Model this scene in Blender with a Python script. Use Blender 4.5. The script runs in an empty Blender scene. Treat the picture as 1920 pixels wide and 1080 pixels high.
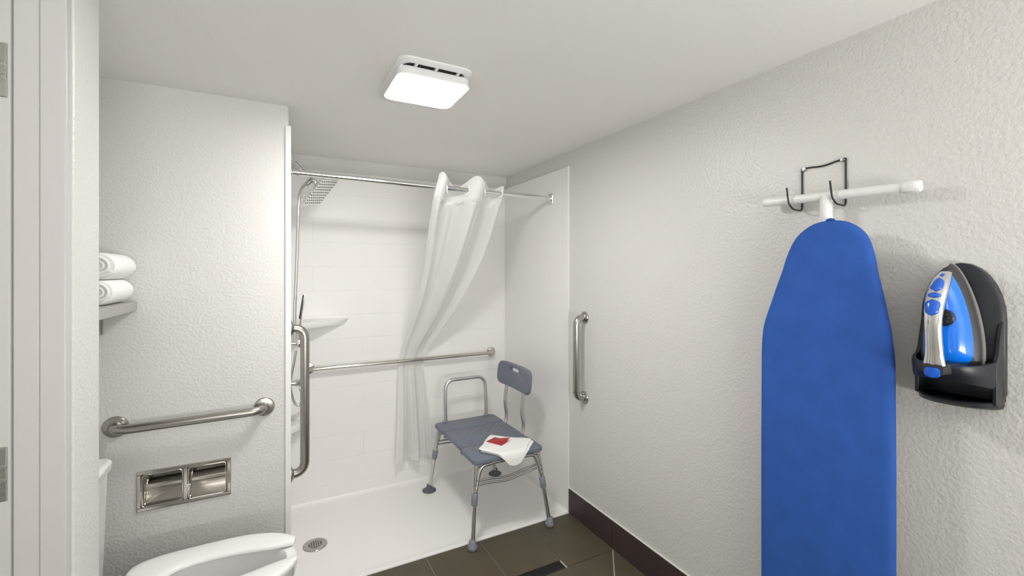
import bpy, math, random
from mathutils import Vector, Matrix
random.seed(7)
R = math.radians
SC = bpy.context.scene
COL = SC.collection

# ------------------------------------------------------------------ camera, world, lights
cam_d = bpy.data.cameras.new('camera')
cam = bpy.data.objects.new('camera', cam_d)
COL.objects.link(cam)
cam_d.sensor_width = 36.0
cam_d.lens = 36.0 * 833.0 / 1920.0
cam_d.shift_y = -30.0 / 1920.0
cam_d.clip_start = 0.02
cam.location = (0, 0, 1.49)
cam.rotation_euler = (R(90), 0, R(-27.95))
SC.camera = cam

world = bpy.data.worlds.new('world')
SC.world = world
world.use_nodes = True
world.node_tree.nodes['Background'].inputs[0].default_value = (0.9, 0.93, 1.0, 1)
world.node_tree.nodes['Background'].inputs[1].default_value = 0.05

LENS_STRENGTH = 37.0
def area(name, loc, size, power, rot=(0, 0, 0), color=(1, 0.985, 0.96)):
    l = bpy.data.lights.new(name, 'AREA')
    l.shape = 'RECTANGLE'
    l.size, l.size_y = size
    l.energy = power
    l.color = color
    o = bpy.data.objects.new(name, l)
    o.location = loc
    o.rotation_euler = rot
    COL.objects.link(o)
area('fill_light', (0.55, -1.75, 0.95), (1.6, 0.8), 43, rot=(R(162), 0, 0))  # added fill, not a room fixture; aimed up behind the camera to brighten everything

SC.view_settings.view_transform = 'Standard'
SC.view_settings.look = 'None'
SC.view_settings.gamma = 1.0
SC.view_settings.use_curve_mapping = False
SC.view_settings.exposure = 0.98

# ------------------------------------------------------------------ materials
M = {}
def mat(name, col, rough=0.5, metal=0.0, bump=None, spec=0.5, coat=0.0, var=None, trans=0.0, aniso=0.0):
    m = bpy.data.materials.new(name)
    m.use_nodes = True
    nt = m.node_tree
    b = nt.nodes['Principled BSDF']
    b.inputs['Base Color'].default_value = (*col, 1)
    b.inputs['Roughness'].default_value = rough
    b.inputs['Metallic'].default_value = metal
    b.inputs['Specular IOR Level'].default_value = spec
    b.inputs['Coat Weight'].default_value = coat
    b.inputs['Coat Roughness'].default_value = 0.08
    tc = nt.nodes.new('ShaderNodeTexCoord')
    if var:
        n = nt.nodes.new('ShaderNodeTexNoise')
        n.inputs['Scale'].default_value = var[0]
        n.inputs['Detail'].default_value = 5
        nt.links.new(tc.outputs['Object'], n.inputs['Vector'])
        r = nt.nodes.new('ShaderNodeMapRange')
        r.inputs['From Min'].default_value = 0.3
        r.inputs['From Max'].default_value = 0.7
        r.inputs['To Min'].default_value = 1 - var[1]
        r.inputs['To Max'].default_value = 1 + var[1]
        nt.links.new(n.outputs['Fac'], r.inputs['Value'])
        mx = nt.nodes.new('ShaderNodeVectorMath')
        mx.operation = 'SCALE'
        mx.inputs[0].default_value = col
        nt.links.new(r.outputs['Result'], mx.inputs['Scale'])
        nt.links.new(mx.outputs['Vector'], b.inputs['Base Color'])
    if bump:
        # (scale, strength, distance[, detail])
        n = nt.nodes.new('ShaderNodeTexNoise')
        n.inputs['Scale'].default_value = bump[0]
        n.inputs['Detail'].default_value = bump[3] if len(bump) > 3 else 3
        n.inputs['Roughness'].default_value = 0.55
        nt.links.new(tc.outputs['Object'], n.inputs['Vector'])
        bp = nt.nodes.new('ShaderNodeBump')
        bp.inputs['Strength'].default_value = bump[1]
        bp.inputs['Distance'].default_value = bump[2]
        nt.links.new(n.outputs['Fac'], bp.inputs['Height'])
        nt.links.new(bp.outputs['Normal'], b.inputs['Normal'])
    M[name] = m
    return m

mat('wall_paint', (0.695, 0.687, 0.668), 0.36, bump=(95, 0.55, 0.004, 2), spec=0.5)
mat('ceiling_paint', (0.90, 0.89, 0.868), 0.7, bump=(120, 0.25, 0.003, 2), spec=0.3)
mat('door_paint', (0.56, 0.55, 0.545), 0.35)
mat('gelcoat', (0.885, 0.875, 0.86), 0.38, spec=0.5)
mat('pan', (0.90, 0.885, 0.87), 0.35, bump=(300, 0.1, 0.001))
mat('porcelain', (0.86, 0.86, 0.85), 0.08, coat=0.4)
mat('seat_plastic', (0.86, 0.86, 0.855), 0.25)
mat('floor_tile', (0.082, 0.070, 0.044), 0.5, var=(6, 0.14), bump=(60, 0.08, 0.002))
mat('base_tile', (0.050, 0.034, 0.033), 0.5, var=(5, 0.12))
mat('grout', (0.46, 0.42, 0.36), 0.8)
mat('caulk', (0.75, 0.74, 0.72), 0.5)
mat('chrome', (0.82, 0.82, 0.82), 0.07, 1.0)
mat('chrome_warm', (0.60, 0.57, 0.52), 0.12, 1.0)
mat('niche_chrome', (0.50, 0.47, 0.42), 0.09, 1.0)
mat('brushed', (0.44, 0.42, 0.39), 0.27, 1.0, bump=(400, 0.03, 0.0005))
mat('nickel', (0.46, 0.45, 0.42), 0.20, 1.0)
mat('hinge_metal', (0.40, 0.40, 0.385), 0.35, 1.0)
mat('aluminium', (0.62, 0.62, 0.62), 0.30, 1.0)
mat('hose', (0.62, 0.62, 0.60), 0.25, 1.0)
mat('black', (0.012, 0.012, 0.014), 0.4)
mat('black_wire', (0.010, 0.010, 0.011), 0.35)
mat('dark_void', (0.006, 0.006, 0.006), 0.7)
mat('bench_plastic', (0.150, 0.172, 0.222), 0.42, bump=(500, 0.06, 0.0005))
mat('bench_grey', (0.22, 0.245, 0.285), 0.45)
mat('bench_dark', (0.095, 0.108, 0.135), 0.5)
mat('cup_grey', (0.10, 0.11, 0.115), 0.5)
mat('towel', (0.90, 0.90, 0.89), 0.95, bump=(260, 0.5, 0.003, 4), spec=0.1)
mat('towel_roll', (0.93, 0.93, 0.92), 0.95, bump=(220, 0.5, 0.004, 4), spec=0.1)
mat('red', (0.40, 0.006, 0.006), 0.35, bump=(60, 0.4, 0.004))
mat('pale_print', (0.75, 0.30, 0.26), 0.5)
mat('blue_fabric', (0.037, 0.116, 0.44), 0.85, spec=0.15, var=(14, 0.07), bump=(900, 0.25, 0.001))
mat('white_tube', (0.84, 0.84, 0.83), 0.30)
mat('white_plastic', (0.86, 0.86, 0.85), 0.35)
mat('shelf', (0.40, 0.39, 0.37), 0.45)
mat('iron_silver', (0.78, 0.78, 0.77), 0.09, 1.0)
mat('iron_blue', (0.003, 0.185, 0.86), 0.2, coat=0.5)
mat('iron_button', (0.004, 0.105, 0.60), 0.22, coat=0.3)
mat('sole_metal', (0.9, 0.9, 0.88), 0.45, 1.0)
mat('iron_dark', (0.032, 0.033, 0.035), 0.42)
mat('holder_black', (0.011, 0.013, 0.019), 0.36)
mat('vent_dark', (0.10, 0.10, 0.095), 0.8)
mat('vent_frame', (0.86, 0.86, 0.86), 0.4)

m = bpy.data.materials.new('lens')
m.use_nodes = True
b = m.node_tree.nodes['Principled BSDF']
b.inputs['Base Color'].default_value = (0.9, 0.9, 0.9, 1)
b.inputs['Emission Color'].default_value = (1.0, 0.985, 0.96, 1)
b.inputs['Emission Strength'].default_value = LENS_STRENGTH
M['lens'] = m

def cloth_mat(name, col, transl, clear):
    m = bpy.data.materials.new(name)
    m.use_nodes = True
    nt = m.node_tree
    nt.nodes.clear()
    out = nt.nodes.new('ShaderNodeOutputMaterial')
    d = nt.nodes.new('ShaderNodeBsdfPrincipled')
    d.inputs['Base Color'].default_value = (*col, 1)
    d.inputs['Roughness'].default_value = 0.55
    t = nt.nodes.new('ShaderNodeBsdfTranslucent')
    t.inputs['Color'].default_value = (*col, 1)
    tr = nt.nodes.new('ShaderNodeBsdfTransparent')
    m1 = nt.nodes.new('ShaderNodeMixShader')
    m1.inputs[0].default_value = transl
    m2 = nt.nodes.new('ShaderNodeMixShader')
    m2.inputs[0].default_value = clear
    nt.links.new(d.outputs[0], m1.inputs[1])
    nt.links.new(t.outputs[0], m1.inputs[2])
    nt.links.new(m1.outputs[0], m2.inputs[1])
    nt.links.new(tr.outputs[0], m2.inputs[2])
    nt.links.new(m2.outputs[0], out.inputs[0])
    M[name] = m
cloth_mat('curtain_cloth', (0.90, 0.895, 0.885), 0.35, 0.04)
cloth_mat('curtain_header', (0.92, 0.92, 0.915), 0.25, 0.0)

# ------------------------------------------------------------------ mesh helpers
OFS = {}
def tag(o, label=None, cat=None, group=None, kind=None):
    if label: o['label'] = label
    if cat: o['category'] = cat
    if group: o['group'] = group
    if kind: o['kind'] = kind
    return o

def thing(name, loc, label, cat, group=None):
    o = bpy.data.objects.new(name, None)
    o.empty_display_size = 0.05
    o.location = loc
    COL.objects.link(o)
    OFS[o.name] = Vector(loc)
    return tag(o, label, cat, group)

def round_path(pts, r, n=6):
    pts = [Vector(p) for p in pts]
    out = [pts[0]]
    for i in range(1, len(pts) - 1):
        p, a, c = pts[i], pts[i - 1], pts[i + 1]
        u, v = (a - p), (c - p)
        rr = min(r, u.length * (0.93 if i == 1 else 0.49), v.length * (0.93 if i == len(pts) - 2 else 0.49))
        s, e = p + u.normalized() * rr, p + v.normalized() * rr
        for k in range(n + 1):
            t = k / n
            out.append(s * (1 - t) ** 2 + p * 2 * t * (1 - t) + e * t * t)
    out.append(pts[-1])
    return out

def catmull(pts, n=6, closed=False):
    P = [Vector(p) for p in pts]
    N = len(P)
    out = []
    rng = range(N) if closed else range(N - 1)
    for i in rng:
        if closed:
            a, b, c, d = P[(i - 1) % N], P[i], P[(i + 1) % N], P[(i + 2) % N]
        else:
            a, b, c, d = P[max(i - 1, 0)], P[i], P[i + 1], P[min(i + 2, N - 1)]
        for k in range(n):
            t = k / n
            out.append(0.5 * ((2 * b) + (c - a) * t + (2 * a - 5 * b + 4 * c - d) * t * t + (3 * b - a - 3 * c + d) * t ** 3))
    if not closed:
        out.append(P[-1])
    return out

class MB:
    def __init__(self):
        self.v, self.f = [], []
    def box(self, x0, x1, y0, y1, z0, z1):
        b = len(self.v)
        self.v += [Vector(p) for p in ((x0, y0, z0), (x1, y0, z0), (x1, y1, z0), (x0, y1, z0), (x0, y0, z1), (x1, y0, z1), (x1, y1, z1), (x0, y1, z1))]
        self.f += [[b + i for i in q] for q in ((0, 3, 2, 1), (4, 5, 6, 7), (0, 1, 5, 4), (1, 2, 6, 5), (2, 3, 7, 6), (3, 0, 4, 7))]
        return self
    def rings(self, rings, cap0=True, cap1=True, closed=True):
        b = len(self.v)
        n = len(rings[0])
        for r in rings:
            self.v += [Vector(p) for p in r]
        for i in range(len(rings) - 1):
            for j in range(n if closed else n - 1):
                k = (j + 1) % n
                self.f.append([b + i * n + j, b + i * n + k, b + (i + 1) * n + k, b + (i + 1) * n + j])
        if cap0: self.f.append([b + j for j in range(n)][::-1])
        if cap1: self.f.append([b + (len(rings) - 1) * n + j for j in range(n)])
        return self
    def tube(self, path, r, seg=12, caps=True, closed=False):
        P = [Vector(p) for p in path]
        rr = r if isinstance(r, (list, tuple)) else [r] * len(P)
        T = []
        for i in range(len(P)):
            if closed:
                t = P[(i + 1) % len(P)] - P[i - 1]
            else:
                t = P[min(i + 1, len(P) - 1)] - P[max(i - 1, 0)]
            T.append(t.normalized())
        up = Vector((0, 0, 1)) if abs(T[0].z) < 0.9 else Vector((1, 0, 0))
        nrm = (up - T[0] * up.dot(T[0])).normalized()
        rings = []
        for i, p in enumerate(P):
            nrm = (nrm - T[i] * nrm.dot(T[i]))
            nrm = nrm.normalized()
            bi = T[i].cross(nrm)
            rings.append([p + nrm * (rr[i] * math.cos(2 * math.pi * k / seg)) + bi * (rr[i] * math.sin(2 * math.pi * k / seg)) for k in range(seg)])
        if closed:
            rings.append(rings[0])
            return self.rings(rings, False, False)
        return self.rings(rings, caps, caps)
    def lathe(self, origin, axis, prof, seg=28):
        """prof: list of (radius, height along the axis)"""
        o, a = Vector(origin), Vector(axis).normalized()
        up = Vector((0, 0, 1)) if abs(a.z) < 0.9 else Vector((1, 0, 0))
        u = (up - a * up.dot(a)).normalized()
        w = a.cross(u)
        rings = [[o + a * h + u * (r * math.cos(2 * math.pi * k / seg)) + w * (r * math.sin(2 * math.pi * k / seg)) for k in range(seg)] for r, h in prof]
        return self.rings(rings)
    def prism(self, outline, fn, t0, t1):
        """outline: 2-D points; fn(a, b, t) gives the 3-D point"""
        return self.rings([[fn(a, b, t0) for a, b in outline], [fn(a, b, t1) for a, b in outline]])
    def build(self, name, material, parent=None, bevel=0, seg=2, smooth=True, loc=None, subsurf=0, ang=35):
        me = bpy.data.meshes.new(name)
        if parent is not None:
            o0 = OFS[parent.name]
        elif loc is not None:
            o0 = Vector(loc)
        else:
            xs = [p.x for p in self.v]; ys = [p.y for p in self.v]; zs = [p.z for p in self.v]
            o0 = Vector(((min(xs) + max(xs)) / 2, (min(ys) + max(ys)) / 2, min(zs)))
        me.from_pydata([tuple(p - o0) for p in self.v], [], self.f)
        import bmesh
        bm = bmesh.new()
        bm.from_mesh(me)
        bmesh.ops.recalc_face_normals(bm, faces=bm.faces)
        bm.to_mesh(me)
        bm.free()
        me.materials.append(M[material])
        ob = bpy.data.objects.new(name, me)
        COL.objects.link(ob)
        if parent is not None:
            ob.parent = parent
        else:
            ob.location = o0
        OFS[ob.name] = o0
        if smooth:
            me.polygons.foreach_set('use_smooth', [True] * len(me.polygons))
        if bevel:
            bv = ob.modifiers.new('bevel', 'BEVEL')
            bv.width = bevel
            bv.segments = seg
            bv.limit_method = 'ANGLE'
            bv.angle_limit = R(ang)
            bv.harden_normals = True
        if subsurf:
            s = ob.modifiers.new('sub', 'SUBSURF')
            s.levels = s.render_levels = subsurf
        elif smooth and not bevel:
            for e in me.edges: pass
            bm = bmesh.new(); bm.from_mesh(me)
            for e in bm.edges:
                if len(e.link_faces) == 2 and e.calc_face_angle(0) > R(40):
                    e.smooth = False
            bm.to_mesh(me); bm.free()
        return ob

def struct(o):
    o['kind'] = 'structure'
    return o

def rrect(x0, x1, y0, y1, r, n=6):
    out = []
    for cx, cy, a0 in ((x1 - r, y1 - r, 0), (x0 + r, y1 - r, 90), (x0 + r, y0 + r, 180), (x1 - r, y0 + r, 270)):
        for k in range(n + 1):
            a = R(a0 + 90 * k / n)
            out.append((cx + r * math.cos(a), cy + r * math.sin(a)))
    return out

# ------------------------------------------------------------------ room dimensions (metres)
XR = 1.606      # right wall
YB = 3.127      # back wall of the shower
YT = 2.262      # shower threshold
YW = 2.242      # face of the toilet side wall
XS = 0.051      # left wall of the shower
ZC = 2.237      # ceiling
XA = -0.76      # wall behind the toilet
XP, YP0, YP1 = -0.3745, 1.25, 1.408   # end of the partition wall
YREAR = -2.6

# ------------------------------------------------------------------ structure
struct(MB().box(XR, XR + 0.1, YREAR, YB + 0.1, -0.05, ZC + 0.05).build('wall_right', 'wall_paint', smooth=False))
struct(MB().box(XS - 0.1, XR, YB, YB + 0.1, -0.05, ZC + 0.05).build('wall_back', 'wall_paint', smooth=False))
struct(MB().box(-1.7, XR + 0.1, YREAR - 0.1, YB + 0.1, ZC, ZC + 0.1).build('ceiling', 'ceiling_paint', smooth=False))
struct(MB().box(XA - 0.1, XA, YP0, YW + 0.2, -0.05, ZC).build('wall_alcove', 'wall_paint', smooth=False))
struct(MB().box(-1.7, XR + 0.1, YREAR - 0.1, YREAR, -0.05, ZC).build('wall_rear', 'wall_paint', smooth=False))
struct(MB().box(-1.7, -1.6, YREAR, YP0, -0.05, ZC).build('wall_entry', 'wall_paint', smooth=False))

# side wall of the toilet alcove, with a niche for the paper holder and a bullnose corner at the shower
NX0, NX1, NZ0, NZ1 = -0.476, -0.184, 0.555, 0.685
mb = MB()
mb.box(XA, NX0, YW, YB + 0.1, -0.05, ZC)
mb.box(NX0, NX1, YW, YB + 0.1, -0.05, NZ0)
mb.box(NX0, NX1, YW, YB + 0.1, NZ1, ZC)
mb.box(NX0, NX1, YW + 0.09, YB + 0.1, NZ0, NZ1)
rb = 0.018
ol = [(NX1, YW)] + [(XS - rb + rb * math.sin(R(a)), YW + rb - rb * math.cos(R(a))) for a in range(0, 91, 15)] + [(XS, YB + 0.1), (NX1, YB + 0.1)]
mb.prism(ol, lambda a, b, t: (a, b, t), -0.05, ZC)
struct(mb.build('wall_left', 'wall_paint'))

# partition wall between the entry door and the toilet alcove
mb = MB()
rb = 0.008
ol = [(XA - 0.9, YP0)] + [(XP - rb + rb * math.sin(R(a)), YP0 + rb - rb * math.cos(R(a))) for a in range(0, 91, 18)] \
     + [(XP - rb + rb * math.cos(R(a)), YP1 - rb + rb * math.sin(R(a))) for a in range(0, 91, 18)] + [(XA - 0.9, YP1)]
mb.prism(ol, lambda a, b, t: (a, b, t), -0.05, ZC)
struct(mb.build('wall_partition', 'wall_paint'))

# door frame on the partition: jamb with hinges, and the stepped casing
door = struct(MB().box(-0.66, -0.4565, YP0 - 0.030, YP0 - 0.001, 0, ZC - 0.001).build('door_1', 'door_paint', bevel=0.002))
for zc in (1.881, 1.099):
    hg = MB().box(-0.55, -0.4605, YP0 - 0.0325, YP0 - 0.0295, zc - 0.0525, zc + 0.0525).build('hinge', 'hinge_metal', door, bevel=0.002)
    tag(hg, 'satin metal hinge leaf')
    for dz in (-0.039, -0.013, 0.013, 0.039):
        for dx in (-0.4665, ):
            xx = dx if abs(dz) < 0.02 else dx - 0.03
            s = MB().lathe((xx, YP0 - 0.0322, zc + dz), (0, -1, 0), [(0.0055, 0), (0.0055, 0.0014), (0.003, 0.0016), (0.0028, 0.0004), (0.0006, 0.0004)], 16)
            s.build('screw', 'hinge_metal', hg)
trim = struct(MB().box(-0.4562, -0.4174, YP0 - 0.024, YP0 - 0.001, 0, ZC - 0.001).build('trim_1', 'door_paint', bevel=0.003))
t2 = MB().box(-0.4172, -0.3765, YP0 - 0.028, YP0 - 0.001, 0, ZC - 0.001).build('stop_moulding', 'door_paint', trim, bevel=0.004, seg=3)

# ------------------------------------------------------------------ tiled floor
floor = struct(MB().box(-1.7, XR, YREAR, YT, -0.06, -0.004).build('floor', 'grout', smooth=False))
DX0, DX1, DY0, DY1 = 0.45, 1.290, 1.852, 1.912       # slot of the linear drain
G = 0.0018
xs = [XR - 0.010 - 0.305 * k for k in range(0, 12)]
def tile_poly(pts, mt='floor_tile', parent=None, z0=-0.008, z1=0.0):
    MB().prism(pts, lambda a, b, t: (a, b, t), z0, z1).build('tile', mt, parent, bevel=0.0008, seg=1)
xe = [XR - 0.009, 1.301, 0.996, 0.691, 0.386, 0.081, -0.224, -0.529, XA]
for i in range(len(xe) - 1):
    x1, x0 = xe[i] - G, xe[i + 1] + G
    y1 = YT - 0.003
    if x0 < XS - 0.02: y1 = YW - 0.006
    ylow = 1.852 + G
    if x1 > DX0 and x0 < DX1 - 0.02:
        yl = DY1 + 0.002
        if x0 < DX0:
            tile_poly([(x0, ylow), (DX0 - 0.002, ylow), (DX0 - 0.002, yl), (x1, yl), (x1, y1), (x0, y1)], parent=floor)
        else:
            tile_poly([(x0, yl), (x1, yl), (x1, y1), (x0, y1)], parent=floor)
    else:
        tile_poly([(x0, ylow), (x1, ylow), (x1, y1), (x0, y1)], parent=floor)
# second row, with the diagonal cut that falls to the drain
x1, x0, ya, yb = xe[0] - G, 1.301 + G, 1.45, 1.852 - G
cxx = x1 - (yb - ya) / 1.25
tile_poly([(x0, yb), (x1 - 0.006, yb), (x0, yb - (x1 - 0.006 - x0) * 1.25)], parent=floor)
tile_poly([(x1, yb - 0.003), (x1, ya + G), (x0 + 0.002, ya + G), (x0 + 0.002, yb - (x1 - x0) * 1.25 - 0.0)], parent=floor)
for i in range(1, len(xe) - 1):
    x1, x0 = xe[i] - G, xe[i + 1] + G
    tile_poly([(x0, 1.45 + G), (x1, 1.45 + G), (x1, 1.852 - G), (x0, 1.852 - G)], parent=floor)
yy = 1.45
r = 0
while yy > YREAR + 0.1:
    y0 = max(yy - 0.61, YREAR)
    off = 0.1525 * (r % 2)
    x = XR - 0.009
    first = True
    while x > -1.6:
        xn = x - (0.305 - off if first else 0.305)
        first = False
        tile_poly([(max(xn, -1.6) + G, y0 + G), (x - G, y0 + G), (x - G, yy - G), (max(xn, -1.6) + G, yy - G)], parent=floor)
        x = xn
    yy = y0
    r += 1

# tiled skirting along the right wall and the toilet side wall
base = struct(MB().box(XR - 0.006, XR, YREAR, YT, -0.004, 0.1505).build('baseboard_right', 'grout', smooth=False))
edges = [YT - 0.002, 1.859, 1.249, 0.639, 0.029, -0.581, -1.191, -1.801, YREAR]
for a, b2 in zip(edges[:-1], edges[1:]):
    MB().box(XR - 0.0105, XR - 0.003, b2 + G * 0.7, a - G * 0.7, 0.0018, 0.152).build('tile', 'base_tile', base, bevel=0.0012, seg=2)
MB().tube([(XR - 0.004, YREAR, 0.1535), (XR - 0.004, YT, 0.1535)], 0.0045, 8).build('caulk_bead', 'caulk', base)
base2 = struct(MB().box(XA, XS - 0.02, YW - 0.004, YW, -0.004, 0.1505).build('baseboard_left', 'grout', smooth=False))
for a, b2 in ((XA, -0.40), (-0.40, XS - 0.02)):
    MB().box(a + G, b2 - G, YW - 0.009, YW - 0.002, 0.0018, 0.152).build('tile', 'base_tile', base2, bevel=0.0012)

# linear floor drain
dr = thing('linear_drain', ((DX0 + DX1) / 2, (DY0 + DY1) / 2, -0.004), 'long black slotted drain set in the dark tiled floor', 'drain')
MB().box(DX0, DX1, DY0, DY1, -0.0045, -0.0035).build('channel', 'dark_void', dr)
fm = MB()
fm.box(DX0, DX1, DY0, DY0 + 0.004, -0.004, 0.0)
fm.box(DX0, DX1, DY1 - 0.004, DY1, -0.004, 0.0)
fm.box(DX0, DX0 + 0.004, DY0 + 0.004, DY1 - 0.004, -0.004, 0.0)
fm.box(DX1 - 0.004, DX1, DY0 + 0.004, DY1 - 0.004, -0.004, 0.0)
fm.build('frame', 'black', dr)
for k in range(5):
    y = DY0 + 0.0095 + k * 0.0102
    MB().box(DX0 + 0.006, DX1 - 0.006, y - 0.0028, y + 0.0028, -0.0035, -0.0008).build('slat', 'black', dr)

# ------------------------------------------------------------------ shower: pan and moulded surround
pan = thing('shower_pan', ((XS + XR) / 2, (YT + YB) / 2, -0.05), 'white low-threshold shower pan in front of the bench', 'shower pan')
pm = MB()
nx, ny = 40, 24
px0, px1, py0, py1 = XS + 0.001, XR - 0.001, YT, YB - 0.001
def pan_z(x, y):
    dx = min(x - px0, px1 - x); dy = py1 - y
    z = 0.0
    e = min(dx, dy)
    if e < 0.035: z += 0.035 * (1 - math.sqrt(max(0, 1 - (1 - e / 0.035) ** 2)))
    f = y - py0
    z += 0.008 * math.exp(-((f - 0.012) / 0.022) ** 2)
    return z
gx = [px0 + (px1 - px0) * (0.5 - 0.5 * math.cos(math.pi * i / nx)) for i in range(nx + 1)]
gy = [py0 + (py1 - py0) * (0.5 - 0.5 * math.cos(math.pi * i / ny)) for i in range(ny + 1)]
pm.rings([[(x, y, pan_z(x, y)) for x in gx] for y in gy], False, False, closed=False)
pm.rings([[(x, py0, -0.05) for x in gx], [(x, py0, pan_z(x, py0)) for x in gx]], False, False, closed=False)
pm.build('basin', 'pan', pan)
MB().tube([(px0 + 0.01, YT - 0.0005, 0.001), (px1 - 0.012, YT - 0.0005, 0.001)], 0.0035, 8).build('caulk_bead', 'caulk', pan)

sd = thing('shower_drain', (0.187, 2.645, 0.0), 'round metal drain with square holes in the white shower pan', 'drain')
MB().lathe((0.187, 2.645, 0.0005), (0, 0, 1), [(0.034, 0), (0.060, 0), (0.062, 0.002), (0.060, 0.004), (0.036, 0.005), (0.034, 0.0035), (0.034, 0)], 32).build('rim', 'nickel', sd)
MB().lathe((0.187, 2.645, 0.0004), (0, 0, 1), [(0.034, 0), (0.034, 0.001)], 24).build('sump', 'dark_void', sd)
gm = MB()
for k in range(-2, 3):
    c = 0.0115 * k
    hl = math.sqrt(0.0345 ** 2 - c * c)
    gm.box(0.187 + c - 0.0022, 0.187 + c + 0.0022, 2.645 - hl, 2.645 + hl, 0.0016, 0.0046)
    gm.box(0.187 - hl, 0.187 + hl, 2.645 + c - 0.0022, 2.645 + c + 0.0022, 0.0017, 0.0045)
gm.build('grate', 'nickel', sd)

ZS = 2.145
sur = thing('shower_surround', ((XS + XR) / 2, YB, 0.0), 'white moulded shower surround with tile pattern and corner shelves', 'shower surround')
PB = YB - 0.006
bp = MB().box(XS, XR, PB, YB - 0.0005, 0.012, ZS).build('back_panel', 'gelcoat', sur, bevel=0.002)
rows = []
z = ZS - 0.147
zr = [ZS - 0.002]
while z > 0.08:
    zr.append(z); z -= 0.1583
zr.append(0.05)
XA0, XA1 = XS + 0.010, XR - 0.014
tile_mesh = {}
for i in range(len(zr) - 1):
    z1, z0 = zr[i] - 0.0016, zr[i + 1] + 0.0016
    joints = [0.206, 0.832, 1.458] if i % 2 == 0 else [0.519, 1.145]
    ex = [XA0] + joints + [XA1]
    for a, b2 in zip(ex[:-1], ex[1:]):
        w, hh = round(b2 - a - 0.0032, 4), round(z1 - z0, 4)
        key = (w, hh)
        if key in tile_mesh:
            o = tile_mesh[key].copy()
            COL.objects.link(o)
            o.parent = bp
            o.location = Vector((a + 0.0016, PB, z0)) - OFS[bp.name]
        else:
            o = MB().box(0, w, -0.0014, 0.0005, 0, hh)
            me_o = o.build('tile', 'gelcoat', None, bevel=0.0012, seg=2, loc=(0, 0, 0))
            me_o.parent = bp
            me_o.location = Vector((a + 0.0016, PB, z0)) - OFS[bp.name]
            tile_mesh[key] = me_o
MB().box(XR - 0.012, XR, YT + 0.001, YB - 0.006, 0.012, ZS).build('side_panel', 'gelcoat', sur, bevel=0.003)
MB().box(XR - 0.016, XR - 0.011, YT - 0.002, YT + 0.014, 0.012, ZS + 0.001).build('edge_strip', 'gelcoat', sur, bevel=0.002)
MB().box(XS, XS + 0.007, YW + 0.004, YB - 0.006, 0.012, ZS).build('side_panel', 'gelcoat', sur, bevel=0.003)
MB().box(XS - 0.016, XS + 0.008, YW - 0.007, YW + 0.006, 0.0, ZS + 0.004).build('edge_strip', 'gelcoat', sur, bevel=0.003)
# corner shelves
def corner_shelf(z1, th, ax, ay):
    ol = [(XS + 0.006, PB), (XS + 0.006, PB - ay)]
    for k in range(1, 10):
        t = k / 10
        ol.append((XS + 0.006 + ax * t, PB - ay * (1 - t) - 0.03 * math.sin(math.pi * t) * (1 - t)))
    ol.append((XS + 0.006 + ax, PB))
    mb = MB()
    low = [(XS + 0.006 + (a - XS - 0.006) * 0.93, PB - (PB - b) * 0.9) for a, b in ol]
    mb.rings([[(a, b, z1 - th) for a, b in low], [(a, b, z1 - 0.004) for a, b in ol], [(a, b, z1) for a, b in ol]])
    return mb.build('corner_shelf', 'gelcoat', sur, bevel=0.004)
corner_shelf(1.185, 0.042, 0.37, 0.24)
corner_shelf(0.66, 0.05, 0.115, 0.115)
corner_shelf(0.56, 0.05, 0.15, 0.15)

# ------------------------------------------------------------------ ceiling fan light
LX0, LX1, LY0, LY1 = 0.372, 0.652, 1.517, 1.842
fl = thing('ceiling_fan_light', ((LX0 + LX1) / 2, (LY0 + LY1) / 2, ZC), 'lit square ceiling fan light with white grille frame', 'ceiling light')
mb = MB()
# ring frame with a raised outer lip
o1 = rrect(LX0, LX1, LY0, LY1, 0.045)
i1 = rrect(LX0 + 0.026, LX1 - 0.026, LY0 + 0.026, LY1 - 0.026, 0.03)
i0 = rrect(LX0 + 0.032, LX1 - 0.032, LY0 + 0.032, LY1 - 0.032, 0.028)
mb.rings([[(a, b, ZC) for a, b in o1], [(a, b, ZC - 0.005) for a, b in o1],
          [(a, b, ZC - 0.015) for a, b in rrect(LX0 + 0.010, LX1 - 0.010, LY0 + 0.010, LY1 - 0.010, 0.040)],
          [(a, b, ZC - 0.017) for a, b in rrect(LX0 + 0.016, LX1 - 0.016, LY0 + 0.016, LY1 - 0.016, 0.036)],
          [(a, b, ZC - 0.012) for a, b in i1], [(a, b, ZC - 0.002) for a, b in i0]], False, False)
mb.build('frame', 'vent_frame', fl)
MB().prism(rrect(LX0 + 0.03, LX1 - 0.03, LY0 + 0.03, LY1 - 0.03, 0.028), lambda a, b, t: (a, b, t), ZC - 0.0025, ZC - 0.0005).build('fan_opening', 'vent_dark', fl)
for (xa, ya) in ((LX0 + 0.060, LY0 + 0.020), ((LX0 + LX1) / 2 - 0.005, LY0 + 0.020), (LX1 - 0.062, LY0 + 0.020)):
    MB().box(xa, xa + 0.010, ya, ya + 0.045, ZC - 0.018, ZC - 0.010).build('grille_bar', 'vent_frame', fl, bevel=0.001)
for (xa, ya) in ((LX0 + 0.020, LY0 + 0.07), (LX0 + 0.020, LY0 + 0.16), (LX1 - 0.052, LY0 + 0.16)):
    MB().box(xa, xa + 0.032, ya, ya + 0.010, ZC - 0.018, ZC - 0.010).build('grille_bar', 'vent_frame', fl, bevel=0.001)
lx0, lx1, ly0, ly1 = LX0 + 0.008, LX1 + 0.004, LY0 + 0.046, LY1 - 0.008
rim = [(0.0, -0.014), (0.0, -0.022)]
mb = MB()
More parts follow.
